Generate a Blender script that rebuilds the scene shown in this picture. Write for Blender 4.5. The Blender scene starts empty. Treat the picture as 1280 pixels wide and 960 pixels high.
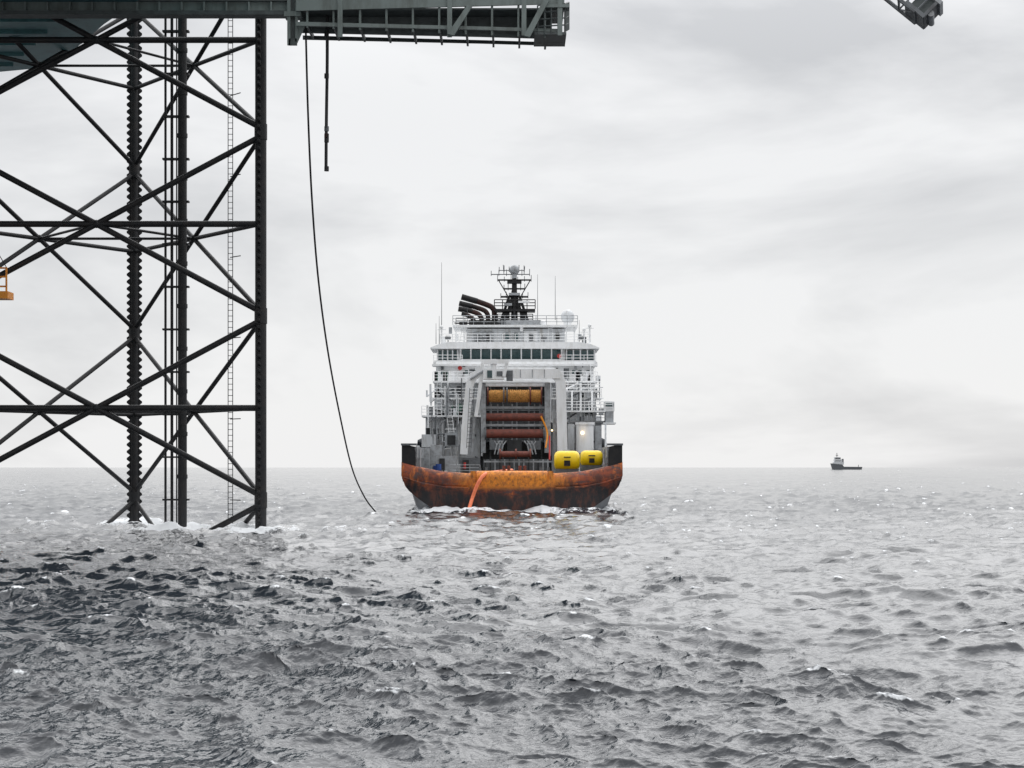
import bpy, math, random
import numpy as np
from mathutils import Vector
random.seed(7)
F=2560.0; CH=4.43
sc=bpy.context.scene
sc.view_settings.view_transform='Standard'
try: sc.view_settings.look='None'
except: pass
sc.view_settings.exposure=0
# ------------------------------------------------ image pixel helpers (pixel position to metres at an assumed depth)
def X(px,Y): return (px-640)*Y/F
def Z(py,Y): return CH+(584-py)*Y/F
def P(px,py,Y): return Vector((X(px,Y),Y,Z(py,Y)))
# ------------------------------------------------ materials
def mat(name,col,rough=0.6,metal=0.0,var=0.25,scale=1.5,col2=None,thr=(0.45,0.7),bump=0.0,streak=False):
    m=bpy.data.materials.new(name); m.use_nodes=True
    nt=m.node_tree; b=nt.nodes['Principled BSDF']
    tc=nt.nodes.new('ShaderNodeTexCoord'); mp=nt.nodes.new('ShaderNodeMapping')
    nt.links.new(tc.outputs['Object'],mp.inputs[0])
    mp.inputs['Scale'].default_value=(1,1,0.25) if streak else (1,1,1)
    n=nt.nodes.new('ShaderNodeTexNoise'); n.inputs['Scale'].default_value=scale; n.inputs['Detail'].default_value=5
    n.inputs['Roughness'].default_value=0.65
    nt.links.new(mp.outputs[0],n.inputs['Vector'])
    r=nt.nodes.new('ShaderNodeValToRGB')
    c2=col2 if col2 else tuple(c*(1-var) for c in col)
    r.color_ramp.elements[0].position=thr[0]; r.color_ramp.elements[0].color=(*col,1)
    r.color_ramp.elements[1].position=thr[1]; r.color_ramp.elements[1].color=(*c2,1)
    nt.links.new(n.outputs['Fac'],r.inputs[0]); nt.links.new(r.outputs[0],b.inputs['Base Color'])
    b.inputs['Roughness'].default_value=rough; b.inputs['Metallic'].default_value=metal
    if bump:
        bp=nt.nodes.new('ShaderNodeBump'); bp.inputs['Strength'].default_value=bump; bp.inputs['Distance'].default_value=0.1
        nt.links.new(n.outputs['Fac'],bp.inputs['Height']); nt.links.new(bp.outputs[0],b.inputs['Normal'])
    return m
M={}
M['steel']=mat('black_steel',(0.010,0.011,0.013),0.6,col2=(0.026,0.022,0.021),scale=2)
M['grey']=mat('platform_grey_paint',(0.20,0.235,0.225),0.6,col2=(0.12,0.135,0.125),scale=1.2,streak=True)
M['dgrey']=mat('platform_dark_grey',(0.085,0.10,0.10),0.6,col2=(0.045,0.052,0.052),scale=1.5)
M['teal']=mat('hull_teal_paint',(0.09,0.23,0.245),0.5,col2=(0.06,0.15,0.16),scale=0.8)
M['white']=mat('white_paint',(0.86,0.87,0.88),0.45,col2=(0.66,0.66,0.64),scale=1.6,thr=(0.45,0.8),streak=True)
M['white2']=mat('weathered_white_paint',(0.68,0.70,0.72),0.5,col2=(0.40,0.38,0.35),scale=1.8,thr=(0.48,0.75),streak=True)
M['lgrey']=mat('light_grey_equipment',(0.38,0.40,0.42),0.5,col2=(0.20,0.20,0.20),scale=2)
M['mgrey']=mat('mid_grey_equipment',(0.13,0.14,0.15),0.55,col2=(0.07,0.07,0.075),scale=2)
M['black']=mat('black_paint',(0.008,0.008,0.010),0.7,col2=(0.02,0.018,0.017),scale=2)
M['dark']=mat('dark_interior',(0.04,0.042,0.043),0.8,col2=(0.02,0.02,0.022),scale=1)
M['red']=mat('rusty_red_steel',(0.20,0.05,0.032),0.6,col2=(0.09,0.03,0.022),scale=2.5,bump=0.3)
M['exh']=mat('exhaust_heat_stained',(0.045,0.015,0.012),0.75,col2=(0.010,0.008,0.008),scale=1.0,thr=(.42,.58))
M['yellow']=mat('yellow_buoy_paint',(0.90,0.64,0.0),0.4,col2=(0.68,0.42,0.01),scale=2,thr=(0.5,0.8))
M['rope']=mat('wound_rope',(0.78,0.40,0.11),0.8,col2=(0.30,0.13,0.03),scale=5,bump=0.5)
M['orange']=mat('orange_paint',(0.90,0.33,0.02),0.5,col2=(0.65,0.20,0.02),scale=3)
M['hose']=mat('orange_hose_rubber',(0.95,0.25,0.11),0.5,col2=(0.8,0.18,0.08),scale=3)
M['blackhose']=mat('black_hose_rubber',(0.012,0.012,0.013),0.6)
M['glass']=mat('bridge_window_glass',(0.03,0.065,0.07),0.08,col2=(0.06,0.10,0.105),scale=0.8)
M['deck']=mat('ship_deck_timber',(0.09,0.07,0.055),0.8,col2=(0.05,0.045,0.04),scale=1)
M['skin']=mat('blue_drum_paint',(0.03,0.08,0.3),0.7)
M['redp']=mat('red_lifebuoy',(0.5,0.035,0.03),0.5)
M['green']=mat('green_machinery',(0.05,0.12,0.09),0.6)
def rust():
    m=bpy.data.materials.new('rusted_stern_plating'); m.use_nodes=True
    nt=m.node_tree; N=nt.nodes; L=nt.links; b=N['Principled BSDF']
    tc=N.new('ShaderNodeTexCoord'); sp=N.new('ShaderNodeSeparateXYZ'); L.new(tc.outputs['Object'],sp.inputs[0])
    def noise(scale,det,sx=(1,1,1)):
        mp=N.new('ShaderNodeMapping'); mp.inputs['Scale'].default_value=sx; L.new(tc.outputs['Object'],mp.inputs[0])
        n=N.new('ShaderNodeTexNoise'); n.inputs['Scale'].default_value=scale; n.inputs['Detail'].default_value=det; n.inputs['Roughness'].default_value=0.68
        L.new(mp.outputs[0],n.inputs['Vector']); return n.outputs['Fac']
    def ma(op,a,b_=None,c=None):
        n=N.new('ShaderNodeMath'); n.operation=op
        for i,v in enumerate((a,b_,c)):
            if v is None: continue
            if isinstance(v,(int,float)): n.inputs[i].default_value=v
            else: L.new(v,n.inputs[i])
        return n.outputs[0]
    def mr(v,a,b_,c=0,d=1):
        n=N.new('ShaderNodeMapRange'); n.interpolation_type='SMOOTHSTEP'; L.new(v,n.inputs[0])
        n.inputs[1].default_value=a;n.inputs[2].default_value=b_;n.inputs[3].default_value=c;n.inputs[4].default_value=d; return n.outputs[0]
    def mix(f,a,b_):
        n=N.new('ShaderNodeMix'); n.data_type='RGBA'; L.new(f,n.inputs[0])
        for k,v in ((6,a),(7,b_)):
            if isinstance(v,tuple): n.inputs[k].default_value=(*v,1)
            else: L.new(v,n.inputs[k])
        return n.outputs[2]
    n1=noise(0.55,7,(1,1,1.6)); n2=noise(1.1,8,(1.3,1.3,.35)); n3=noise(3.2,6,(1,1,.6)); n4=noise(.9,8,(1,1,2.2))
    ax=ma('ABSOLUTE',sp.outputs[0])
    base=mix(mr(n1,.40,.60),(0.29,0.058,0.02),(0.10,0.03,0.019))
    base=mix(mr(n2,.50,.66),base,(0.52,0.135,0.022))
    base=mix(mr(n4,.54,.62,0,.8),base,(0.07,0.05,0.05))
    cz=ma('MULTIPLY',mr(ax,3.0,6.6,1,0),mr(ma('ADD',sp.outputs[2],ma('MULTIPLY',n3,1.0)),2.5,3.1,0,1))
    base=mix(ma('MULTIPLY',cz,mr(n3,.35,.66,1,.35)),base,(0.88,0.30,0.026))
    zz=ma('ADD',sp.outputs[2],ma('MULTIPLY',n1,-2.4)); zz=ma('ADD',zz,ma('MULTIPLY',ax,-.10))
    lo=mr(zz,0,1.1,1,0)
    base=mix(lo,base,mix(mr(n2,.45,.62),(0.014,0.013,0.015),(0.085,0.03,0.02)))
    base=mix(mr(n3,.60,.68,0,.7),base,(0.03,0.02,0.018))
    L.new(base,b.inputs['Base Color']); b.inputs['Roughness'].default_value=0.6
    bp=N.new('ShaderNodeBump'); bp.inputs['Strength'].default_value=.5; bp.inputs['Distance'].default_value=.15
    L.new(n3,bp.inputs['Height']); L.new(bp.outputs[0],b.inputs['Normal'])
    return m
M['rust']=rust()
M['hullside']=mat('dark_blue_grey_hull_paint',(0.055,0.065,0.08),0.4,col2=(0.02,0.022,0.028),scale=.8,streak=True)
lm=bpy.data.materials.new('deck_lamp'); lm.use_nodes=True
lm.node_tree.nodes['Principled BSDF'].inputs['Emission Color'].default_value=(1,.7,.35,1)
lm.node_tree.nodes['Principled BSDF'].inputs['Emission Strength'].default_value=4
M['lamp']=lm
# ------------------------------------------------ mesh builder
class B:
    def __init__(s): s.v=[];s.f=[];s.m=[];s.mats=[];s.sm=[]
    def mi(s,k):
        if k not in s.mats: s.mats.append(k)
        return s.mats.index(k)
    def add(s,v,f,k,smooth=False):
        o=len(s.v); s.v+= [tuple(a) for a in v]; i=s.mi(k)
        for q in f: s.f.append(tuple(o+a for a in q)); s.m.append(i); s.sm.append(smooth)
    def box(s,x0,x1,y0,y1,z0,z1,k):
        if x0>x1:x0,x1=x1,x0
        if z0>z1:z0,z1=z1,z0
        v=[(x,y,z) for z in(z0,z1) for y in(y0,y1) for x in(x0,x1)]
        s.add(v,[(0,2,3,1),(4,5,7,6),(0,1,5,4),(2,6,7,3),(0,4,6,2),(1,3,7,5)],k)
    def pbox(s,a,b,c,d,Y,dep,k): s.box(X(a,Y),X(b,Y),Y,Y+dep,Z(d,Y),Z(c,Y),k)
    def prism(s,poly,y0,y1,k):
        n=len(poly); v=[(x,y0,z) for x,z in poly]+[(x,y1,z) for x,z in poly]
        f=[tuple(range(n)),tuple(range(2*n-1,n-1,-1))]+[(i,i+n,(i+1)%n+n,(i+1)%n) for i in range(n)]
        s.add(v,f,k)
    def tube(s,pts,r,k,n=8,r2=None):
        pts=[Vector(p) for p in pts]; N=len(pts); v=[];f=[]
        up=None
        for i,p in enumerate(pts):
            t=(pts[min(i+1,N-1)]-pts[max(i-1,0)]).normalized()
            if up is None:
                a=Vector((0,0,1)) if abs(t.z)<.9 else Vector((1,0,0)); up=(a-t*a.dot(t)).normalized()
            else: up=(up-t*up.dot(t)).normalized()
            sd=t.cross(up); rr=r if r2 is None else r+(r2-r)*i/(N-1)
            for j in range(n):
                a=2*math.pi*j/n; v.append(p+(up*math.cos(a)+sd*math.sin(a))*rr)
        for i in range(N-1):
            for j in range(n):
                f.append((i*n+j,i*n+(j+1)%n,(i+1)*n+(j+1)%n,(i+1)*n+j))
        s.add(v,f,k,n>6)
        s.add(v[:n],[tuple(range(n-1,-1,-1))],k); s.add(v[-n:],[tuple(range(n))],k)
    def sphere(s,c,r,k,n=16,m=10,sx=1,sz=1):
        v=[];f=[]
        for i in range(m+1):
            th=math.pi*i/m
            for j in range(n):
                a=2*math.pi*j/n; v.append((c[0]+r*sx*math.sin(th)*math.cos(a),c[1]+r*math.sin(th)*math.sin(a),c[2]+r*sz*math.cos(th)))
        for i in range(m):
            for j in range(n): f.append((i*n+j,(i+1)*n+j,(i+1)*n+(j+1)%n,i*n+(j+1)%n))
        s.add(v,f,k,True)
    def rail(s,pts,h,k,r=.035,step=1.4,rows=3):
        for a,b in zip(pts,pts[1:]):
            a=Vector(a);b=Vector(b);n=max(1,int((b-a).length/step))
            for i in range(n+1):
                p=a.lerp(b,i/n); s.tube([p,p+Vector((0,0,h))],r,k,4)
            for q in range(rows):
                dz=Vector((0,0,h*(q+1)/rows)); s.tube([a+dz,b+dz],r,k,4)
    def ladder(s,a,b,k,w=.4,r=.03,step=.4):
        a=Vector(a);b=Vector(b);dx=Vector((w/2,0,0))
        s.tube([a-dx,b-dx],r,k,4);s.tube([a+dx,b+dx],r,k,4)
        n=int((b-a).length/step)
        for i in range(n):
            p=a.lerp(b,(i+.5)/n); s.tube([p-dx,p+dx],r*.8,k,4)
    def make(s,name,parent=None):
        me=bpy.data.meshes.new(name); me.from_pydata(s.v,[],s.f)
        for k in s.mats: me.materials.append(M[k])
        me.polygons.foreach_set('material_index',s.m); me.polygons.foreach_set('use_smooth',s.sm); me.update()
        o=bpy.data.objects.new(name,me); sc.collection.objects.link(o)
        if parent: o.parent=parent
        return o
def empty(name):
    o=bpy.data.objects.new(name,None); sc.collection.objects.link(o); return o
# ================================================= RIG LEG
leg=empty('rig_lattice_leg')
YN=143.6; YB=162.0
A=Vector((X(326,YN),YN,0)); C=Vector((X(-85,YN),YN,0)); Bk=Vector((X(168,YB),YB,0))
pitch=230*YN/F
z0=Z(625,YN)
nodes=[z0+pitch*i for i in range(-1,5)]
ZT=50
b=B()
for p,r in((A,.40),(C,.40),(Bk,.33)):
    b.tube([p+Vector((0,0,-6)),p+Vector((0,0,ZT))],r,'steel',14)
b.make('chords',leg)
b=B()
def rack(p,d,core,tooth,pit):
    d=Vector(d).normalized(); t=Vector((-d.y,d.x,0))*.09
    for sgn in(-1,1):
        z=-3
        while z<ZT:
            a=p+d*sgn*core*.8; o=p+d*sgn*tooth; m=p+d*sgn*(core+.04)
            prof=[(a,z),(m,z),(o,z+pit*.34),(o,z+pit*.56),(m,z+pit*.9),(m,z+pit),(a,z+pit)]
            v=[q+t+Vector((0,0,zz)) for q,zz in prof]+[q-t+Vector((0,0,zz)) for q,zz in prof]
            n=7; b.add(v,[tuple(range(n)),tuple(range(2*n-1,n-1,-1))]+[(i,i+n,(i+1)%n+n,(i+1)%n) for i in range(n)],'steel')
            z+=pit
rack(Bk,(1,0.15,0),.33,.60,.56); rack(A,(.12,1,0),.40,.66,.5); rack(C,(-.12,1,0),.40,.66,.5)
b.make('rack_teeth',leg)
b=B()
def V(p,z): return Vector((p.x,p.y,z))
faces=[(C,A,.21,.21),(A,Bk,.17,.15),(Bk,C,.17,.15)]
for p,q,rd,rh in faces:
    for i in range(len(nodes)-1):
        lo,hi=nodes[i],nodes[i+1]; mid=(lo+hi)/2
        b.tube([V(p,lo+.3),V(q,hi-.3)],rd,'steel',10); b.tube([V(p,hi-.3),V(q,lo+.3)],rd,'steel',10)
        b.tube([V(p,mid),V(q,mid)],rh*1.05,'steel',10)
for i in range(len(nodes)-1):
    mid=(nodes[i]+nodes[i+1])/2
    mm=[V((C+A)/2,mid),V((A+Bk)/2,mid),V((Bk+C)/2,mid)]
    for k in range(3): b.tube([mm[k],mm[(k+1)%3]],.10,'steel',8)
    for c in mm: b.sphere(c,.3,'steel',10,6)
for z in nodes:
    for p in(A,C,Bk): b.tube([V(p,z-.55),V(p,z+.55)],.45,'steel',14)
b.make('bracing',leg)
b=B()
Yl=152
p=Vector((X(288,Yl),Yl,0)); b.ladder(V(p,-1),V(p,42),'steel',w=.34,r=.03,step=.42)
for z in range(2,42,6): b.tube([V(p,z),V(p,z)+Vector((.9,-1.2,0))],.04,'steel',5)
b.make('ladder',leg)
b=B()
Yp=149
q=Vector((X(228,Yp),Yp,0)); b.tube([V(q,-4),V(q,42)],.33,'steel',12)
for px,r in((206,.09),(214,.11),(220,.05)):
    p=Vector((X(px,Yp),Yp+.3,0)); b.tube([V(p,-4),V(p,42)],r,'steel',8)
z=2
while z<40:
    b.box(X(203,Yp),X(236,Yp),Yp-.1,Yp+.45,z,z+.13,'steel'); b.tube([V(q,z+1.6),V(q,z+1.9)],.38,'steel',12); z+=3.1
b.make('caisson_pipes',leg)
# ================================================= RIG PLATFORM
rig=empty('rig_platform')
H=36.0
b=B()
poly=[(-150,96),(-19,96),(-17,134),(-24,136),(-29.1,146),(-33.4,155.5),(-37.3,162),(-41.5,163.8),(-150,166)]
n=len(poly); v=[(x,y,H) for x,y in poly]+[(x,y,H+9) for x,y in poly]
b.add(v,[tuple(range(n)),tuple(range(2*n-1,n-1,-1))]+[(i,(i+1)%n,(i+1)%n+n,i+n) for i in range(n)],'teal')
b.make('hull',rig)
b=B()
for x in range(-148,-19,4): b.box(x,x+.25,98,133,H-.7,H-.004,'dgrey')
for y in range(140,163,4): b.box(-70,-30-(y-140)*.45,y,y+.2,H-.25,H-.004,'teal')
b.make('hull_stiffeners',rig)
b=B(); Yc=139.0
def pb(a,c,t,d,Y,dep,k): b.pbox(a,c,t,d,Y,dep,k)
pb(-400,372,-60,13,Yc,.25,'grey')
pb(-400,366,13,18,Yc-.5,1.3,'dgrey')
pb(-400,372,-2,1,Yc-.3,.3,'dgrey')
for px in range(-390,360,28): pb(px,px+2,2,13,Yc-.35,.35,'grey')
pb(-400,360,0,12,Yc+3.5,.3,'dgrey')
pb(359,363,-10,56,Yc-.6,.25,'grey'); pb(369,372,10,52,Yc-.6,.25,'grey'); pb(361,371,48,56,Yc-.6,.3,'dgrey'); pb(355,376,14,20,Yc-.7,1.4,'grey')
pb(363,369,-10,56,Yc-.4,.08,'dgrey')
b.prism([(X(372,Yc),Z(30,Yc)),(X(372,Yc),Z(56,Yc)),(X(384,Yc),Z(30,Yc))],Yc-.5,Yc-.3,'grey')
zc=lambda py:Z(py,Yc)
b.prism([(X(372,Yc),zc(-40)),(X(372,Yc),zc(18)),(X(705,Yc),zc(9)),(X(705,Yc),zc(-40))],Yc-1.1,Yc-.9,'grey')
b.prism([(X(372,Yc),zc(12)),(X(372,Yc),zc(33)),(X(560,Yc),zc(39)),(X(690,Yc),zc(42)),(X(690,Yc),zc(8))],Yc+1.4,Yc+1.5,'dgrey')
for k in range(3):
    yy=Yc-1.0+k*2.2
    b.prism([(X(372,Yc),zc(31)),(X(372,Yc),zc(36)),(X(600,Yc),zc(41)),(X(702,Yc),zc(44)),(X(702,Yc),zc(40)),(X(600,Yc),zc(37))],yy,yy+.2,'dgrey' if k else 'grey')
for i,px in enumerate(range(384,700,33)):
    yb=31+ (px-372)*.042
    b.tube([P(px,0,Yc-.9),P(px,yb+3,Yc-.9)],.08,'grey',5)
    b.pbox(px-1.5,px+1.5,8,yb+3,Yc+1.15,.25,'grey')
    b.box(X(px,Yc),X(px,Yc)+.14,Yc-.8,Yc+3.6,zc(yb+4.5),zc(yb-1),'dgrey')
for px in(425,562,655,700):
    pb(px-3,px+3,-10,46 if px<600 else 44,Yc-1.25,.2,'grey')
b.prism([(X(560,Yc),zc(48)),(X(585,Yc),zc(12)),(X(592,Yc),zc(12)),(X(568,Yc),zc(50))],Yc-1.5,Yc-1.26,'grey')
b.prism([(X(655,Yc),zc(50)),(X(680,Yc),zc(4)),(X(687,Yc),zc(4)),(X(662,Yc),zc(52))],Yc-1.5,Yc-1.26,'grey')
pb(372,705,10,12,Yc-.85,4.4,'dgrey')
b.rail([P(672,42,Yc-1.2),P(706,40,Yc-1.2),P(711,37,Yc+3)],1.9,'dgrey',r=.05,step=.45,rows=4)
pb(676,712,5,9,Yc-1.3,1.2,'grey'); pb(668,708,40,43,Yc-1.2,4,'dgrey')
b.make('cantilever_walkway',rig)
# ================================================= CRANE BOOM
cr=empty('rig_crane')
b=B()
tip=P(1156,10,100); base=P(560,-470,110)
d=(tip-base).normalized(); s1=d.cross(Vector((0,1,0))).normalized(); s2=d.cross(s1).normalized()
Ln=(tip-base).length; hw=.66
cor=[s1*hw+s2*hw,s1*hw-s2*hw,-s1*hw-s2*hw,-s1*hw+s2*hw]
for c in cor: b.tube([base+c,tip+c],.10,'mgrey',6)
nb=int(Ln/1.1)
for i in range(nb+1):
    p=base+d*(Ln*i/nb)
    for k in range(4):
        b.tube([p+cor[k],p+cor[(k+1)%4]],.05,'mgrey',5)
        if i<nb:
            q=base+d*(Ln*(i+1)/nb); b.tube([p+cor[k],q+cor[(k+1)%4]],.05,'mgrey',5)
def obox(c,a,bb,cc,k):
    v=[c+a*i+bb*j+cc*l for l in(-1,1) for j in(-1,1) for i in(-1,1)]
    b.add(v,[(0,2,3,1),(4,5,7,6),(0,1,5,4),(2,6,7,3),(0,4,6,2),(1,3,7,5)],k)
obox(tip-d*.1+s1*.48,d*.75,s1*.1,s2*.72,'lgrey'); obox(tip-d*.1-s1*.55,d*.6,s1*.1,s2*.72,'mgrey'); obox(tip+d*.45,d*.08,s1*.6,s2*.7,'mgrey')
for o in(-.45,0,.45): obox(tip+s2*o,d*.5,s1*.45,s2*.04,'dgrey')
b.tube([tip+d*.6-s1*.2-s2*.6,tip+d*.6-s1*.2+s2*.6],.16,'lgrey',10)
b.make('boom',cr)
b=B(); b.tube([(base.x,base.y,H+9),(base.x,base.y,base.z+1)],1.4,'grey',16); b.box(base.x-2,base.x+2,base.y-2,base.y+2,base.z+1,base.z+4,'grey'); b.box(base.x-20,base.x+2,base.y-2,base.y+2,H+3,H+9.2,'grey'); b.make('pedestal',cr)
# ================================================= HOSES
def spline(pts,n=12):
    out=[];pts=[Vector(p) for p in pts]
    for i in range(len(pts)-1):
        p0=pts[max(i-1,0)];p1=pts[i];p2=pts[i+1];p3=pts[min(i+2,len(pts)-1)]
        for j in range(n):
            t=j/n; out.append(.5*((2*p1)+(-p0+p2)*t+(2*p0-5*p1+4*p2-p3)*t*t+(-p0+3*p1-3*p2+p3)*t**3))
    return out+[pts[-1]]
b=B()
hp=[(382,28,139.5),(385,140,141),(390,250,144),(398,350,150),(410,440,158),(425,520,169),(440,585,181),(455,620,192),(468,638,200),(480,650,206)]
b.tube(spline([P(*a) for a in hp]),.07,'blackhose',8); b.make('transfer_hose')
b=B()
b.tube(spline([P(409,20,140),P(409,80,140),P(408,150,140),P(407.5,212,140)]),.11,'blackhose',8)
b.tube([P(408.6,20,139.8),P(409.4,100,139.9),P(407.6,160,139.8)],.05,'blackhose',6)
for y,c in((40,'blackhose'),(92,'blackhose'),(158,'mgrey'),(167,'exh'),(172,'blackhose'),(208,'blackhose')):
    b.tube([P(408.3,y,140),P(408.2,y+6,140)],.16,c,10)
b.make('hanging_hose')
b=B(); Yo=140
for yy in(Yo,Yo+1.5):
    for px in(-30,-12,-2,8): b.tube([P(px,334,yy),P(px,372,yy)],.07,'orange',6)
    for py in(335,346,358): b.tube([P(-30,py,yy),P(9,py,yy)],.06,'orange',6)
b.box(X(-31,Yo),X(10,Yo),Yo-.1,Yo+1.6,Z(373,Yo),Z(364,Yo),'orange')
b.tube([P(-12,334,Yo+.7),Vector((X(-12,Yo),Yo+.7,36.2))],.03,'steel',5)
for px in(-30,8):
    for yy in(Yo,Yo+1.5): b.tube([P(px,334,yy),P(-12,300,Yo+.7)],.03,'steel',5)
b.make('orange_work_basket')
# ================================================= SHIP
ship=empty('supply_ship')
Y0=202.5
def lerp(x,xs,ys): return float(np.interp(x,xs,ys))
b=B(); NX=60; NZ=16; v=[];f=[]
for i in range(NX+1):
    x=-11+22*i/NX; ax=abs(x)
    zt=lerp(ax,[0,3.6,4.2,7,9.5,11],[3.95,3.95,3.8,4.0,4.5,5.0])
    zb=lerp(ax,[0,7,7.9,9.4,10.4,10.85,11],[-1.2,-1.0,.3,1.35,2.2,2.9,3.6])
    for j in range(NZ+1):
        t=j/NZ; z=zb+(zt-zb)*t
        yy=Y0+.011*x*x+ .9*max(0,(2.6-z)/3.6)**1.3 - .35*math.sin(math.pi*min(1,max(0,(z-2.2)/(zt-2.2+.01)))) 
        if j==NZ: yy+=.3
        v.append((x,yy,z))
for i in range(NX):
    for j in range(NZ):
        a=i*(NZ+1)+j; f.append((a,a+NZ+1,a+NZ+2,a+1))
b.add(v,f,'rust',True)
v=[];f=[]
for i in range(NX+1):
    x=-11+22*i/NX; ax=abs(x); zt=lerp(ax,[0,3.6,4.2,7,9.5,11],[3.95,3.95,3.8,4.0,4.5,5.0]); yy=Y0+.011*x*x+.3
    v+=[(x,yy,zt),(x,yy+.9,zt+.02),(x,yy+1.0,3.2)]
for i in range(NX):
    a=3*i; f+=[(a,a+3,a+4,a+1),(a+1,a+4,a+5,a+2)]
b.add(v,f,'rust',True)
b.tube([(-3.5,Y0+.35,3.35),(3.5,Y0+.35,3.35)],.72,'rust',24)
for s in(-1,1): b.box(s*3.6,s*4.1,Y0-.25,Y0+1.3,2.6,4.05,'rust')
for s in(-1,1):
    pts=[(s*x,Y0+.011*x*x-.28+.0*x,z) for x,z in((4.3,2.35),(7,2.5),(9,2.85),(10.7,3.4))]
    b.tube(pts,.11,'rust',8)
b.make('stern_transom',ship)
st=[(1.3,[(0,-1.2),(6.8,-1.0),(7.8,.2),(9.9,2.0),(10.97,3.3),(11,5.0)]),
    (9,[(0,-3),(8.4,-2),(9.7,.1),(10.4,2),(11,3.4),(11,5.0)]),
    (30,[(0,-5),(10,-4),(10.9,0),(11,2),(11,3.8),(11,5.4)]),
    (36,[(0,-5),(10,-4),(11,0),(11,2.5),(11,5),(11,7.6)]),
    (60,[(0,-5),(8.6,-4),(9.6,0),(10,2.6),(10.4,5.5),(10.6,8.6)]),
    (73,[(0,-5),(4,-4),(5,0),(6,3),(7.4,6.5),(8.2,9.8)]),
    (84,[(0,-4.5),(.3,-3.5),(.4,0),(.6,3),(1.2,6.5),(1.6,10.6)])]
b=B(); v=[];f=[]
for yo,pr in st:
    full=[(-x,z) for x,z in pr[::-1]]+pr[1:]
    v+=[(x,Y0+yo+(.3 if abs(x)>10.9 else 0),z) for x,z in full]
m=11
for i in range(len(st)-1):
    for j in range(m-1): a=i*m+j; f.append((a,a+1,a+m+1,a+m))
b.add(v,f,'hullside',False)
b.make('hull',ship)
b=B()
b.box(-10.9,10.9,Y0+1.6,Y0+36,3.0,3.4,'deck'); b.box(-10.4,10.4,Y0+36,Y0+62,7.4,7.55,'mgrey')
b.make('deck',ship)
b=B()
for s in(-1,1):
    xa,xb=s*10.98,s*9.6
    b.prism([(xa,4.9),(xb,4.55),(xb,5.9),(s*9.75,6.5),(xa,6.75)] if s>0 else [(xa,4.9),(xa,6.75),(s*9.75,6.5),(xb,5.9),(xb,4.55)],Y0+1.35,Y0+1.75,'black')
    b.box(s*11.05,s*9.5,Y0+1.2,Y0+2.2,6.6,6.8,'mgrey')
    b.box(s*11.0,s*10.8,Y0+1.7,Y0+36,4.9,6.65,'black')
    b.box(s*10.9,s*9.7,Y0+2.2,Y0+33,6.3,6.5,'mgrey')
    b.box(s*9.7,s*9.55,Y0+2.4,Y0+33,5.4,6.5,'lgrey')
    b.box(s*9.7,s*9.55,Y0+3,Y0+33,3.9,4.3,'lgrey')
    for k in range(12): b.box(s*9.8,s*9.5,Y0+2.5+k*2.6,Y0+2.8+k*2.6,3.4,6.4,'lgrey')
    b.tube([(s*9.2,Y0+2.0,4.2),(s*9.2,Y0+2.0,6.2)],.12,'lgrey',8)
b.make('bulwarks',ship)
for i,(pa,pc,ta,tb,yy) in enumerate(((693,725,563.5,588,207.5),(726,754,563,583,211.5))):
    b=B(); x0=X(pa,yy);x1=X(pc,yy);zc_=(Z(ta,yy)+Z(tb,yy))/2;r=(Z(ta,yy)-Z(tb,yy))/2
    L=x1-x0; prof=[(0,.55),(.04,.8),(.12,.95),(.22,1),(.78,1),(.88,.95),(.96,.8),(1,.55)]
    v=[];f=[];n=24
    for t,rr in prof:
        for j in range(n): a=2*math.pi*j/n; v.append((x0+L*t,yy+1.2+r*rr*math.cos(a),zc_+r*rr*math.sin(a)))
    for q in range(len(prof)-1):
        for j in range(n): f.append((q*n+j,q*n+(j+1)%n,(q+1)*n+(j+1)%n,(q+1)*n+j))
    b.add(v,f,'yellow',True); b.add(v[:n],[tuple(range(n))],'yellow'); b.add(v[-n:],[tuple(range(n-1,-1,-1))],'yellow')
    for t in(.3,.7):
        b.tube([(x0+L*t-.04,yy+1.2,zc_),(x0+L*t+.04,yy+1.2,zc_)],r*1.02,'yellow',24)
    b.box(x0+L*.38,x0+L*.62,yy+1.2-r*1.02,yy+1.2,zc_-r*.55,zc_+.02,'black')
    b.tube([(x0+L*.5-.35,yy+1.1-r,zc_+r*.35),(x0+L*.5+.35,yy+1.1-r,zc_+r*.35)],.06,'black',6)
    b.box(x0+.1,x1-.1,yy+.6,yy+1.8,3.4,zc_-r*.85,'mgrey')
    b.make('yellow_buoy_%d'%i,ship)
# deckhouse
b=B()
def pb(a,c,t,d,Y,dep,k): b.pbox(a,c,t,d,Y,dep,k)
pb(532,600,520,596,238,22,'white2'); pb(690,752,520,596,238,22,'white2')
pb(543,601,478,520,240,20,'white2'); pb(689,744,478,520,240,20,'white2')
pb(545,742,452,478,241,19,'white')
pb(601,689,478,596,243,10,'mgrey')
pb(601,603,478,570,236,6,'white2'); pb(687,689,478,570,236,6,'white2')
for px in(612,628,645,660,676): pb(px,px+2,480,590,242.7,.3,'lgrey')
for py in(495,512,532,552): pb(603,687,py,py+1.5,242.6,.3,'lgrey')
for a,c,t,Yy,dp in((527,603,519,235,5),(688,766,526,235,5),(538,603,497,236.5,4),(688,752,497,236.5,4),(541,747,476,237.5,4),(540,747,455,240,3)):
    pb(a,c,t,t+2.2,Yy,dp,'white'); 
b.make('deckhouse',ship)
b=B()
for a,c,t,Yy in((527,600,519,235),(690,766,526,235),(538,600,497,236.5),(690,752,497,236.5),(541,603,476,237.5),(690,747,476,237.5),(542,578,455,240),(700,745,455,240)):
    b.rail([P(a,t,Yy+.1),P(c,t,Yy+.1)],1.05,'white',r=.03,step=1.3)
b.make('deckhouse_railings',ship)
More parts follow.
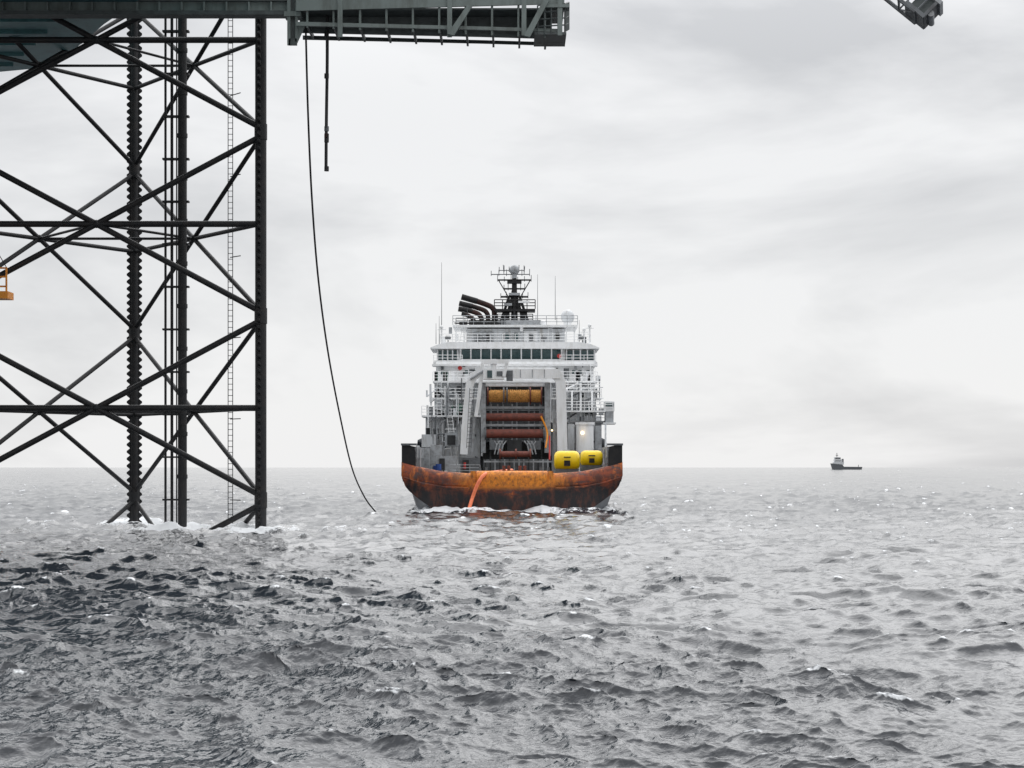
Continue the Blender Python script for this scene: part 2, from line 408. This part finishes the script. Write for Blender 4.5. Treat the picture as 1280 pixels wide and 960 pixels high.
b=B()
def win(px,py,w,h,Yy,k='glass'):
    b.pbox(px-w/2-.8,px+w/2+.8,py-h/2-.8,py+h/2+.8,Yy-.12,.115,'white'); b.pbox(px-w/2,px+w/2,py-h/2,py+h/2,Yy-.16,.06,k)
for px,py,Yy in((552,466,241),(560,466,241),(583,465,241),(717,465,241),(725,465,241),(735,465,241),(554,488,240),(566,488,240),(712,488,240),(736,486,240),(556,510,240),(568,510,240),(735,510,240)): win(px,py,4,4.5,Yy)
for px,py,Yy in((574,512,240),(574,489,240),(728,511,240),(545,542,238),(590,468,241),(708,467,241)): win(px,py,7,13,Yy,'mgrey')
for px,py,w,h in((560,550,12,14),(535,545,5,20),(748,548,6,16)): win(px,py,w,h,238,'dark')
rw=random.Random(5)
for i in range(54):
    a,c=((546,600),(692,742))[i%2]; px=rw.uniform(a,c-3); py,Yy=rw.choice([(rw.uniform(458,474),240.9),(rw.uniform(480,516),239.9),(rw.uniform(524,585),237.9)])
    b.pbox(px,px+rw.uniform(1,3.5),py-rw.uniform(1,5),py,Yy-.25,.24,rw.choice(['dark','mgrey','dark','lgrey','redp' if i%13==0 else 'mgrey']))
b.make('windows_and_doors',ship)
# bridge
b=B(); Yb=243
def slab(px0,px1,yt,yb,Yt,Ybm,k,off=0):
    v=[P(px0,yb,Ybm),P(px1,yb,Ybm),P(px1,yt,Yt),P(px0,yt,Yt)]
    for q in v: q.y-=off
    w=[q+Vector((0,.15,0)) for q in v]
    b.add(v+w,[(0,1,2,3),(7,6,5,4),(0,4,5,1),(3,2,6,7),(0,3,7,4),(1,5,6,2)],k)
pb(572,706,436,454,Yb+.8,9,'white')
slab(576,702,437,449,Yb,Yb+.6,'glass')
for px in np.linspace(576,702,11): slab(px-.8,px+.8,436,449.5,Yb,Yb+.6,'white',.06)
pb(574,704,449,455,Yb+.2,1,'white')
for s,(a,c) in enumerate(((543,574),(704,745))):
    pb(a+3,c-1,436,453,Yb+1.2,7,'white')
    slab(a+4,c-2,438,450,Yb+.6,Yb+1,'glass')
    for px in np.linspace(a+4,c-2,5): slab(px-.8,px+.8,437,450.5,Yb+.6,Yb+1,'white',.06)
    pb(a,c,450.5,455,Yb+.3,1.2,'white')
b.prism([(X(541,Yb),Z(455,Yb)),(X(541,Yb),Z(452,Yb)),(X(556,Yb),Z(452,Yb)),(X(556,Yb),Z(470,Yb))],Yb+1,Yb+1.3,'white')
b.prism([(X(747,Yb),Z(455,Yb)),(X(747,Yb),Z(452,Yb)),(X(735,Yb),Z(452,Yb)),(X(735,Yb),Z(470,Yb))],Yb+1,Yb+1.3,'white')
rf=[(538,435),(549,430.5),(560,428),(724,428),(738,430.5),(749,435),(749,436.2),(538,436.2)]
b.prism([(X(p,Yb),Z(q,Yb)) for p,q in rf],Yb-.8,Yb+9,'white')
b.make('bridge',ship)
# monkey island
b=B()
pb(583,706,411,428,246,7,'white2'); pb(566,722,406,408.5,244.5,9,'white'); pb(612,676,400,406,246,4,'lgrey')
pb(592,617,415,427,245.7,.3,'lgrey'); pb(655,672,414,427,245.7,.3,'white')
for px in(570,580,708,718): b.tube([P(px,408,245),P(px,428,245)],.07,'white',6)
b.rail([P(566,406,244.6),P(722,406,244.6)],1.1,'lgrey',r=.035,step=1.2)
b.rail([P(550,428,242.5),P(738,428,242.5)],1.0,'white',r=.035,step=1.4)
b.ladder(P(688,428,245.6),P(688,408,245.6),'white',w=.5); b.ladder(P(577,428,245.6),P(581,408,245.6),'white',w=.5)
for px,py,k in((598,422,'mgrey'),(610,421,'dark'),(634,420,'glass'),(645,420,'glass'),(664,421,'mgrey'),(697,420,'dark')): b.pbox(px-2.5,px+2.5,py-4,py+5,245.5,.2,k)
for px,py in((563,412),(571,421),(725,420),(731,424),(555,424),(652,409),(630,403)): 
    b.pbox(px-2,px+2,py-3,py+5,245,.6,random.choice(['white','lgrey','mgrey']))
for px in(560,605,680,728): b.tube([P(px,428,243),P(px,423,243)],.06,'mgrey',5); b.tube([P(px-2,422,242.7),P(px+2,422,243.3)],.22,'mgrey',10)
b.make('monkey_island',ship)
# exhausts
b=B(); Ye=247
for i,(sx_,ty,ex,ey,e,r) in enumerate(((618,386,577,371,2.4,.33),(610,391,574,379,1.2,.29),(602,395,573,386,0,.29),(593,399,577,392,-.6,.26))):
    Y_=Ye+e
    pts=spline([P(sx_,409,Y_),P(sx_,ty+5,Y_),P(sx_-2,ty-.5,Y_),P(sx_-7,ty-4,Y_),P((sx_+ex)/2-4,(ty-4+ey)/2-.8,Y_),P(ex,ey,Y_)],6)
    b.tube(pts,r,'exh',12)
    b.tube([pts[-8],pts[-1]],r*1.12,'black',12)
pb(586,622,400,409,Ye-1.0,5,'black'); pb(574,584,402,408,Ye,2,'black')
for py in(404,408): pb(568,625,py-.8,py,Ye-1.2,1,'black')
b.rail([P(570,408,Ye-1.2),P(626,408,Ye-1.2)],1.0,'black',r=.04,step=.9)
b.make('exhaust_pipes',ship)
# mast
b=B(); Ym=248
for px0,px1 in((624,636),(662,650),(630,640),(656,646)):
    b.tube([P(px0,408,Ym),P(px1,372,Ym)],.17,'black',6)
for k in(-1.2,1.2): b.tube([P(643,408,Ym+k*1.5),P(643,372,Ym+k*.3)],.16,'black',6)
pb(618,669,386,389,Ym-1.2,2.6,'black'); pb(622,666,402,404,Ym-1.2,2.6,'black')
b.rail([P(618,386,Ym-1.2),P(669,386,Ym-1.2)],1.1,'black',r=.055,step=.9)
b.rail([P(622,402,Ym-1.2),P(666,402,Ym-1.2)],.9,'black',r=.05,step=.9)
pb(635,651,374,386,Ym-.5,1.0,'black'); pb(628,637,389,402,Ym-.4,1,'black'); pb(650,659,390,402,Ym-.4,1,'black')
b.tube([P(643,404,Ym),P(643,345,Ym)],.42,'black',10,r2=.28)
for y,a,c,r in((371,626,660,.12),(361,630,656,.1),(350,622,664,.1),(343,614,662,.06),(338,624,655,.05)):
    b.tube([P(a,y,Ym),P(c,y,Ym)],r,'black' if y>345 else 'mgrey',6)
    for px in np.linspace(a,c,6): b.tube([P(px,y+2,Ym),P(px,y-random.uniform(4,8),Ym)],.04,'mgrey' if y<355 else 'black',4)
pb(634,652,351,354,Ym-.5,1,'black'); pb(636,650,366,369,Ym-.9,1.2,'lgrey'); pb(630,640,379,382,Ym-1.3,.5,'lgrey'); pb(648,662,376,378.5,Ym-1.3,.4,'white')
b.tube([P(623,350,Ym),P(636,372,Ym)],.06,'black',4); b.tube([P(663,350,Ym),P(650,372,Ym)],.06,'black',4)
b.sphere(P(643,337.5,Ym),.62,'lgrey'); b.tube([P(643,348,Ym),P(643,342,Ym)],.3,'lgrey',10)
b.tube([P(655,343,Ym),P(656,333,Ym)],.04,'mgrey',4); b.tube([P(630,343,Ym),P(629,331,Ym)],.04,'mgrey',4)
c=P(709.5,396,247); b.sphere(c,.82,'white2',20,14,sz=1.05); b.tube([P(709.5,408,247),P(709.5,400,247)],.5,'white',14)
c=P(679,404,246); b.sphere(c,.35,'white')
for px,t,bt,Yy in((552,328,412,244),(672,343,400,246),(694,345,400,246),(549,395,430,243),(737,405,430,243),(584,385,406,246),(724,400,428,243),(545,404,430,243)):
    b.tube([P(px,bt,Yy),P(px,t,Yy)],.045,'mgrey',5,r2=.02)
for px,py in((552,412),(737,410),(730,415)):
    b.tube([P(px,430,243),P(px,py,243)],.1,'white',6); b.tube([P(px-5,py,243),P(px+5,py,243)],.06,'white',5); b.sphere(P(px,py-3,243),.22,'white',8,6)
b.make('radar_mast_and_antennas',ship)
# gantry
b=B(); Yg=228
def rbar(pts,w,dep,k):
    for (a,c) in zip(pts,pts[1:]):
        a=Vector(a);c=Vector(c);d=(c-a).normalized();n=Vector((-d.z,0,d.x))*w/2
        a2=a-d*w*.2;c2=c+d*w*.2
        b.prism([(q.x,q.z) for q in(a2+n,a2-n,c2-n,c2+n)],a.y-dep/2+random.uniform(0,.02),a.y+dep/2,k)
rbar([P(580,566,Yg),P(583,520,Yg),P(587,482,Yg),P(592,470,Yg),P(602,465,Yg)],.85,1.2,'white')
rbar([P(602,465,Yg),P(690,466,Yg),P(698,470,Yg),P(701,480,Yg),P(702,520,Yg),P(703,566,Yg)],1.1,1.2,'white')
rbar([P(594,500,Yg+.8),P(590,566,Yg+.8)],.35,.4,'lgrey'); rbar([P(692,500,Yg+.8),P(694,566,Yg+.8)],.35,.4,'lgrey')
b.pbox(634,700,461,473,Yg-.75,.3,'white'); b.pbox(633,641,463,476,Yg-.9,.5,'mgrey')
for px in(650,665,680): b.pbox(px,px+1,462,472,Yg-.8,.04,'lgrey')
b.pbox(604,630,461,474,Yg-1.2,1.6,'white'); b.tube([P(617,474,Yg-1),P(617,449,Yg-1)],.35,'white',10)
rbar([P(606,452,Yg-1.2),P(634,452,Yg-1.2)],.5,.5,'white'); rbar([P(634,452,Yg-1.2),P(630,470,Yg-1.2)],.35,.4,'white')
b.pbox(609,617,463,472,Yg-1.3,.12,'glass'); b.pbox(621,628,464,470,Yg-1.3,.12,'mgrey')
rbar([P(604,452,Yg-.5),P(598,500,Yg-.5),P(595,520,Yg-.5)],.4,.4,'white')
b.tube([P(588,474,Yg-.7),P(606,462,Yg-.9)],.12,'lgrey',6)
b.ladder(P(586,560,Yg-.8),P(590,485,Yg-.8),'mgrey',w=.5)
b.make('deck_gantry',ship)
# winch
b=B(); Yw=229.5
def drum(x0,x1,y0,y1,Y,k):
    r=(y1-y0)/2*Y/F; b.tube([P(x0,(y0+y1)/2,Y),P(x1,(y0+y1)/2,Y)],r,k,24)
drum(611,677,488,502.5,Yw+1,'rope')
for i in range(26):
    px=613+i*2.45; drum(px,px+1.5,487.4-random.random()*.5,503,Yw+1,'rope')
for px in(609,629,633,662,676): drum(px,px+1.6,484,506,Yw+1,'mgrey' if px in(629,633) else 'red')
drum(607,680,516.5,526.5,Yw,'red'); drum(606,681,536.5,547.5,Yw-1,'red')
for px in(606,679): drum(px,px+2,514,529,Yw,'mgrey'); drum(px,px+2,534,550,Yw-1,'mgrey')
drum(624,664,564,571.5,Yw-6,'red')
for px in(624,644,662): drum(px,px+2,561,574,Yw-6,'red')
pb(601,607,478,566,Yw-1,3,'lgrey'); pb(681,688,478,566,Yw-1,3,'lgrey')
pb(602,687,508,511,Yw+1,.6,'lgrey'); pb(602,687,530,532.5,Yw,.6,'lgrey'); pb(602,687,479,483,Yw+1,1,'white2')
for px in(614,622,640,668,675): b.tube([P(px,505,Yw+1.5),P(px,560,Yw+1)],.08,'lgrey',5)
for s,c in((1,624),(-1,664)):
    for k in range(3):
        xx=c+k*4*s
        b.tube([P(xx-6*s,568,Yw-3),P(xx-3*s,556,Yw-3),P(xx+1*s,551,Yw-3)],.07,'lgrey',5)
        b.tube([P(xx-3*s,556,Yw-3),P(xx-6*s,551,Yw-3)],.05,'lgrey',5)
pb(612,628,550,562,Yw-1.5,1,'mgrey'); pb(634,652,550,564,Yw-1,1,'dark'); pb(660,676,551,562,Yw-1.5,1,'mgrey')
pb(604,686,574,594,Yw-3,1.5,'mgrey')
for px in np.linspace(606,684,14): pb(px,px+1.6,574,594,Yw-3.3,.2,'lgrey' if random.random()<.5 else 'dark')
b.tube(spline([P(676,520,Yw-2),P(684,540,Yw-2),P(682,560,Yw-3)],6),.1,'orange',6); b.tube([P(687,545,Yw-2),P(687,575,Yw-4)],.1,'redp',6)
b.make('anchor_winch',ship)
b=B()
rnd=random.Random(11)
for (a,c) in ((532,578),(705,750)):
    for i in range(46):
        px=rnd.uniform(a,c);py=rnd.choice([519,497,476,594,594,519]); w=rnd.uniform(1.5,7);h=rnd.uniform(4,15)
        Yy={519:236,497:237.3,476:238.2,594:rnd.uniform(222,234)}[py]
        if py==476 or py==497: px=max(543,min(745,px)); h=min(h,12)
        b.pbox(px,px+w,py-h,py,Yy,rnd.uniform(.4,1.2),rnd.choice(['white2','lgrey','mgrey','white','white2','lgrey','dark','green']))
    for i in range(34):
        px=rnd.uniform(a,c);py=rnd.uniform(470,585);h=rnd.uniform(8,45);Yy=rnd.uniform(233,237)
        b.tube([P(px,py,Yy),P(px,min(593,py+h),Yy)],rnd.uniform(.04,.13),rnd.choice(['white','white2','lgrey','mgrey']),6)
    for i in range(16):
        px=rnd.uniform(a,c-10);py=rnd.uniform(480,580);Yy=rnd.uniform(233,236)
        b.tube([P(px,py,Yy),P(px+rnd.uniform(5,18),py+rnd.choice([0,0,-8,8]),Yy)],rnd.uniform(.04,.1),rnd.choice(['white','lgrey','mgrey']),6)
b.ladder(P(549,519,235.6),P(549,478,235.6),'white',w=.5); b.ladder(P(570,594,233),P(562,520,234.5),'white',w=.6); b.ladder(P(700,526,235),P(707,478,236),'white',w=.6)
b.ladder(P(741,497,236),P(741,455,237),'white',w=.5)
b.make('side_machinery',ship)
b=B()
pb(556,572,541,558,231,2,'lgrey'); pb(559,569,544,556,230.8,.25,'dark'); pb(538,552,556,588,226,3,'lgrey'); pb(525,536,560,586,222,6,'lgrey')
pb(574,600,572,592,226,2,'mgrey'); pb(578,586,575,590,225.8,.2,'dark'); pb(545,570,570,588,220,2,'lgrey'); pb(549,556,573,587,219.8,.2,'dark')
pb(520,524,557,588,221,1,'white2'); pb(527,545,543,559,236,1.5,'white2')
b.tube([P(731,566,229),P(731,531,229)],.98,'white',20); b.tube([P(731,531,229),P(731,528,229)],1.1,'white',20)
b.sphere(P(728,541,227.6),.2,'lamp',8,6); b.sphere(P(690,538,228),.1,'lamp',8,6)
b.pbox(756,768,502,514,232,3,'white'); b.pbox(757,767,504,508,231.8,.2,'glass'); b.pbox(757,767,514,528,232,3,'lgrey'); b.pbox(754,770,528,530,231.5,4,'white')
b.pbox(710,718,530,566,231,1.5,'white2'); b.pbox(744,752,532,564,230,2,'lgrey'); b.pbox(705,712,562,586,222,2,'white2')
b.tube([P(757,588,222),P(757,530,231)],.12,'lgrey',6)
b.rail([P(706,513,231.5),P(766,513,231.5)],1.0,'white',r=.04,step=1.1); b.pbox(706,757,513,515,231.5,4,'white')
b.rail([P(706,488,233),P(750,488,233)],1.0,'white',r=.04,step=1.1); b.pbox(706,750,488,489.6,233,4,'white')
b.tube([P(715,513,231.6),P(715,489,233)],.1,'white',6); b.tube([P(740,513,231.6),P(740,489,233)],.1,'white',6)
b.tube([P(548,588,216),P(548,580,216)],.3,'skin',10); b.tube([P(545,588,217),P(545,582,217)],.3,'skin',10)
b.tube([P(581,586,214),P(581,578,214)],.12,'redp',8)
for px,py,Yy in((699,445,242.6),(575,460,240.7)): b.tube([P(px,py,Yy),P(px,py,Yy-.1)],.26,'redp',10)
for px in(630,636,650,656): b.tube([P(px,594,206),P(px,582,206)],.16,'red',8)
pb(620,668,588,594,206,2,'red')
for px in(600,608,676,686): b.tube([P(px,594,208),P(px,584,208)],.12,'mgrey',6)
b.rail([P(562,592,212),P(600,592,212)],.9,'lgrey',r=.03,step=1)
pb(605,690,576,578,224,.3,'lgrey')
b.make('deck_equipment',ship)
b=B()
b.tube(spline([P(640,588,209),P(622,590,206),P(613,591,203.6),P(606,593,202.2),P(600,600,201.7),P(595,610,201.6),P(590,624,201.6),P(585,640,200.6),P(578,655,199)],8),.18,'hose',10)
b.make('orange_hose',ship)
# ================================================= DISTANT SHIP
ds=empty('supply_ship.001')
b=B(); Yd=3800; s=Yd/F
def dx(px): return (px-640)*s
hull=[(dx(1042),-1),(dx(1077),-1),(dx(1078),5.0),(dx(1055),5.4),(dx(1053),9.5),(dx(1039.5),11.5)]
b.prism(hull,Yd,Yd+16,'mgrey'); b.make('hull',ds)  # dark hull drawn in mid grey, distance haze put into its colour
b=B()
b.box(dx(1042.5),dx(1055),Yd+1,Yd+15,9,14,'white2'); b.box(dx(1043.5),dx(1053),Yd+2,Yd+14,14,19,'white2'); b.box(dx(1044),dx(1051),Yd+2,Yd+14,19,23,'white2')
b.box(dx(1044),dx(1051),Yd+1.8,Yd+2,20.2,21.8,'dark'); b.box(dx(1043.5),dx(1052),Yd+1.8,Yd+2,15.5,16.5,'mgrey')
b.box(dx(1053),dx(1055),Yd+4,Yd+7,14,20,'mgrey')
b.tube([(dx(1047),Yd+8,23),(dx(1047),Yd+8,31)],.6,'mgrey',6); b.box(dx(1045.5),dx(1048.5),Yd+7,Yd+9,26,27,'mgrey')
b.tube([(dx(1074),Yd+8,5),(dx(1074),Yd+8,9)],.5,'mgrey',6)
b.make('superstructure',ds)
# ================================================= SEA (FFT)
def tile(N,L,seed,wd,lp,lmin,std,lmax=1e9,spread=2,pw=3.8):
    rg=np.random.default_rng(seed)
    k1=2*np.pi*np.fft.fftfreq(N,L/N); kx,ky=np.meshgrid(k1,k1,indexing='ij'); k=np.hypot(kx,ky); k[0,0]=1
    kp=2*np.pi/lp
    S=np.exp(-1.2*(kp/k)**2)/k**pw
    th=np.arctan2(ky,kx)-wd; S*=np.abs(np.cos(th))**spread+.06
    S[(k>2*np.pi/lmin)|(k<2*np.pi/lmax)]=0; S[0,0]=0
    H=(rg.normal(size=(N,N))+1j*rg.normal(size=(N,N)))*np.sqrt(S)
    h=np.fft.ifft2(H).real; sc_=std/h.std(); h*=sc_
    Dx=np.fft.ifft2(1j*kx/k*H).real*sc_; Dy=np.fft.ifft2(1j*ky/k*H).real*sc_
    d=L/N; Jxx=(np.roll(Dx,-1,0)-np.roll(Dx,1,0))/(2*d); Jyy=(np.roll(Dy,-1,1)-np.roll(Dy,1,1))/(2*d)
    return dict(N=N,L=L,h=h,dx=Dx,dy=Dy,j=Jxx+Jyy)
def samp(T,key,x,y,rot):
    c,s=math.cos(rot),math.sin(rot); u=((c*x-s*y)/T['L'])%1*T['N']; v=((s*x+c*y)/T['L'])%1*T['N']
    i=np.floor(u).astype(int);j=np.floor(v).astype(int);fu=u-i;fv=v-j;N=T['N'];i%=N;j%=N;i2=(i+1)%N;j2=(j+1)%N;a=T[key]
    return a[i,j]*(1-fu)*(1-fv)+a[i2,j]*fu*(1-fv)+a[i,j2]*(1-fu)*fv+a[i2,j2]*fu*fv
TA=tile(1024,190,3,math.radians(65),6.4,.6,.125,pw=3.6)
TB=tile(1024,31,5,math.radians(78),1.2,.09,.021,lmax=3.0,spread=1.3,pw=3.65)
TM=tile(256,300,9,0,45,8,1.0,spread=0)
NR=1250
inv=np.linspace(1/21.,1/30000.,NR); Yr=np.concatenate([[-200,-60,-10,5,12],1/inv])
U=np.concatenate([[-3,-1.6,-1,-.6,-.4],np.linspace(-.31,.31,1150),[.4,.6,1,1.6,3]])
YY,UU=np.meshgrid(Yr,U,indexing='ij'); XX=UU*(np.maximum(YY,0)+15)
hA=samp(TA,'h',XX,YY,0); ax_=samp(TA,'dx',XX,YY,0); ay_=samp(TA,'dy',XX,YY,0)
gm=1/(1+np.exp(-2.0*samp(TM,'h',XX,YY,0)))
g=.45+.85*gm
hB=samp(TB,'h',XX,YY,.35); bx=samp(TB,'dx',XX,YY,.35); by=samp(TB,'dy',XX,YY,.35)
cb,sb=math.cos(-.35),math.sin(-.35); bwx=cb*bx-sb*by; bwy=sb*bx+cb*by
edge=(np.abs(UU)<.31)*1.0
fade=np.clip((YY-15)/8,0,1)*1.0
fB=np.clip(1.6-YY/120,0,1)*g
ck=1.1
dxs=np.maximum(0,np.abs(XX)-8.5); dys=np.maximum(0,np.maximum(Y0+1-YY,YY-(Y0+40)))
sw=np.exp(-(np.hypot(dxs,dys*.35)/2.4)**2)
lw=np.zeros_like(XX)
for p in(A,C,Bk,Vector((X(228,Yp),Yp,0))):
    lw=np.maximum(lw,np.exp(-np.maximum(0,np.hypot(XX-p.x,(YY-p.y+1)*.6)-.9)**2/(2.4**2)))
rgn=np.random.default_rng(4); 
ZZ=(hA+hB*fB)*fade*(.3+.7*edge)+ .22*sw*np.clip(.4+hA/.14,0,1.6)+.16*lw*np.clip(.3+hA/.14,0,1.6)
XX2=XX+(ax_*ck+bwx*fB*ck)*fade*edge*(YY<500); YY2=YY+(ay_*ck+bwy*fB*ck)*fade*edge*(YY<500)
J=-samp(TA,'j',XX,YY,0)
foam=np.clip((J-.36)/.4,0,1)*.56
wash=np.exp(-(((XX+22)/24)**2+((YY-144)/12)**2)); foam=np.maximum(foam,(.27+.32*np.clip(hA/.2,0,1))*wash)
foam=np.maximum(foam,.9*lw); foam=np.maximum(foam,.74*sw)
rows,cols=XX.shape
co=np.stack([XX2,YY2,ZZ],-1).reshape(-1,3).astype(np.float32)
idx=np.arange(rows*cols).reshape(rows,cols)
q=np.stack([idx[:-1,:-1],idx[:-1,1:],idx[1:,1:],idx[1:,:-1]],-1).reshape(-1,4).astype(np.int32)
me=bpy.data.meshes.new('sea'); me.vertices.add(len(co)); me.vertices.foreach_set('co',co.ravel())
me.loops.add(q.size); me.loops.foreach_set('vertex_index',q.ravel()); me.polygons.add(len(q))
me.polygons.foreach_set('loop_start',np.arange(0,q.size,4,dtype=np.int32))
me.update(calc_edges=True); me.polygons.foreach_set('use_smooth',np.ones(len(q),bool))
at=me.attributes.new('foam','FLOAT','POINT'); at.data.foreach_set('value',foam.ravel().astype(np.float32))
at=me.attributes.new('gust','FLOAT','POINT'); at.data.foreach_set('value',g.ravel().astype(np.float32))
sea=bpy.data.objects.new('sea',me); sc.collection.objects.link(sea)
m=bpy.data.materials.new('sea_water'); m.use_nodes=True; nt=m.node_tree; N=nt.nodes; L=nt.links; bs=N['Principled BSDF']
bs.inputs['IOR'].default_value=1.55
tc=N.new('ShaderNodeTexCoord')
def nz(sx,scale,det,rough=.6):
    mp=N.new('ShaderNodeMapping'); mp.inputs['Scale'].default_value=sx; mp.inputs['Rotation'].default_value=(0,0,.25); L.new(tc.outputs['Object'],mp.inputs[0])
    n=N.new('ShaderNodeTexNoise'); n.noise_dimensions='2D'; n.inputs['Scale'].default_value=scale; n.inputs['Detail'].default_value=det; n.inputs['Roughness'].default_value=rough; L.new(mp.outputs[0],n.inputs['Vector']); return n.outputs['Fac']
n1=nz((1,1.4,1),3.2,3.5,.62); n2=nz((1,.6,1),1.3,4,.8)
ga=N.new('ShaderNodeAttribute'); ga.attribute_name='gust'
bm=N.new('ShaderNodeMath'); bm.operation='MULTIPLY'; L.new(ga.outputs['Fac'],bm.inputs[0]); bm.inputs[1].default_value=.55
bp=N.new('ShaderNodeBump'); bp.inputs['Distance'].default_value=.055; L.new(bm.outputs[0],bp.inputs['Strength']); L.new(n1,bp.inputs['Height']); L.new(bp.outputs[0],bs.inputs['Normal'])
fa=N.new('ShaderNodeAttribute'); fa.attribute_name='foam'
mu=N.new('ShaderNodeMath'); mu.operation='ADD'; L.new(fa.outputs['Fac'],mu.inputs[0]); L.new(n2,mu.inputs[1])
rp=N.new('ShaderNodeMapRange'); rp.inputs[1].default_value=.88; rp.inputs[2].default_value=1.06; L.new(mu.outputs[0],rp.inputs[0])
mx=N.new('ShaderNodeMix'); mx.data_type='RGBA'; L.new(rp.outputs[0],mx.inputs[0]); mx.inputs[6].default_value=(.022,.026,.033,1); mx.inputs[7].default_value=(.8,.82,.84,1)
L.new(mx.outputs[2],bs.inputs['Base Color'])
rr=N.new('ShaderNodeMapRange'); rr.inputs[3].default_value=.09; rr.inputs[4].default_value=.7; L.new(rp.outputs[0],rr.inputs[0]); L.new(rr.outputs[0],bs.inputs['Roughness'])
me.materials.append(m)
# ================================================= WORLD: overcast, brighter overhead and towards the veiled sun ahead
w=bpy.data.worlds.new('World'); sc.world=w; w.use_nodes=True; nt=w.node_tree; N=nt.nodes; L=nt.links
for n in list(N): N.remove(n)
out=N.new('ShaderNodeOutputWorld'); b1=N.new('ShaderNodeBackground'); b2=N.new('ShaderNodeBackground'); mixs=N.new('ShaderNodeMixShader')
sky=N.new('ShaderNodeTexSky'); sky.sky_type='NISHITA'; sky.sun_disc=False; sky.sun_elevation=math.radians(42); sky.sun_rotation=math.radians(12)
L.new(sky.outputs[0],b1.inputs[0]); b1.inputs[1].default_value=.06
tc=N.new('ShaderNodeTexCoord'); mp=N.new('ShaderNodeMapping'); mp.inputs['Scale'].default_value=(2.6,2.6,9.5); mp.inputs['Location'].default_value=(1.3,.4,.2); mp.inputs['Rotation'].default_value=(0,.06,0)
L.new(tc.outputs['Generated'],mp.inputs[0])
n=N.new('ShaderNodeTexNoise'); n.inputs['Scale'].default_value=1.15; n.inputs['Detail'].default_value=6; n.inputs['Roughness'].default_value=.55; n.inputs['Distortion'].default_value=.4
L.new(mp.outputs[0],n.inputs['Vector'])
r=N.new('ShaderNodeValToRGB'); r.color_ramp.elements[0].position=.36; r.color_ramp.elements[0].color=(.61,.62,.64,1); r.color_ramp.elements[1].position=.58; r.color_ramp.elements[1].color=(.90,.905,.915,1)
L.new(n.outputs['Fac'],r.inputs[0]); L.new(r.outputs[0],b2.inputs[0])
sp=N.new('ShaderNodeSeparateXYZ'); L.new(tc.outputs['Generated'],sp.inputs[0])
zr=N.new('ShaderNodeMapRange'); zr.interpolation_type='SMOOTHSTEP'; zr.inputs[1].default_value=.16; zr.inputs[2].default_value=.6; zr.inputs[3].default_value=0; zr.inputs[4].default_value=2.3
yr=N.new('ShaderNodeMapRange'); yr.interpolation_type='SMOOTHSTEP'; yr.inputs[1].default_value=-.4; yr.inputs[2].default_value=.7; yr.inputs[3].default_value=.25; yr.inputs[4].default_value=1
L.new(sp.outputs[2],zr.inputs[0]); L.new(sp.outputs[1],yr.inputs[0])
mm_=N.new('ShaderNodeMath'); mm_.operation='MULTIPLY_ADD'; L.new(zr.outputs[0],mm_.inputs[0]); L.new(yr.outputs[0],mm_.inputs[1]); mm_.inputs[2].default_value=1.0
L.new(mm_.outputs[0],b2.inputs[1])
mixs.inputs[0].default_value=.94; L.new(b1.outputs[0],mixs.inputs[1]); L.new(b2.outputs[0],mixs.inputs[2]); L.new(mixs.outputs[0],out.inputs[0])
ld=bpy.data.lights.new('sun','SUN'); ld.energy=.5; ld.angle=math.radians(60); ld.color=(1,.98,.95)
lo=bpy.data.objects.new('sun',ld); sc.collection.objects.link(lo); lo.rotation_euler=(math.radians(-48),0,math.radians(-12))
# ================================================= CAMERA
cd=bpy.data.cameras.new('camera'); cd.sensor_width=36; cd.lens=F*36/1280; cd.shift_y=104/1280; cd.clip_end=60000; cd.clip_start=.5
co_=bpy.data.objects.new('camera',cd); sc.collection.objects.link(co_); co_.location=(0,0,CH); co_.rotation_euler=(math.radians(90),0,0); sc.camera=co_
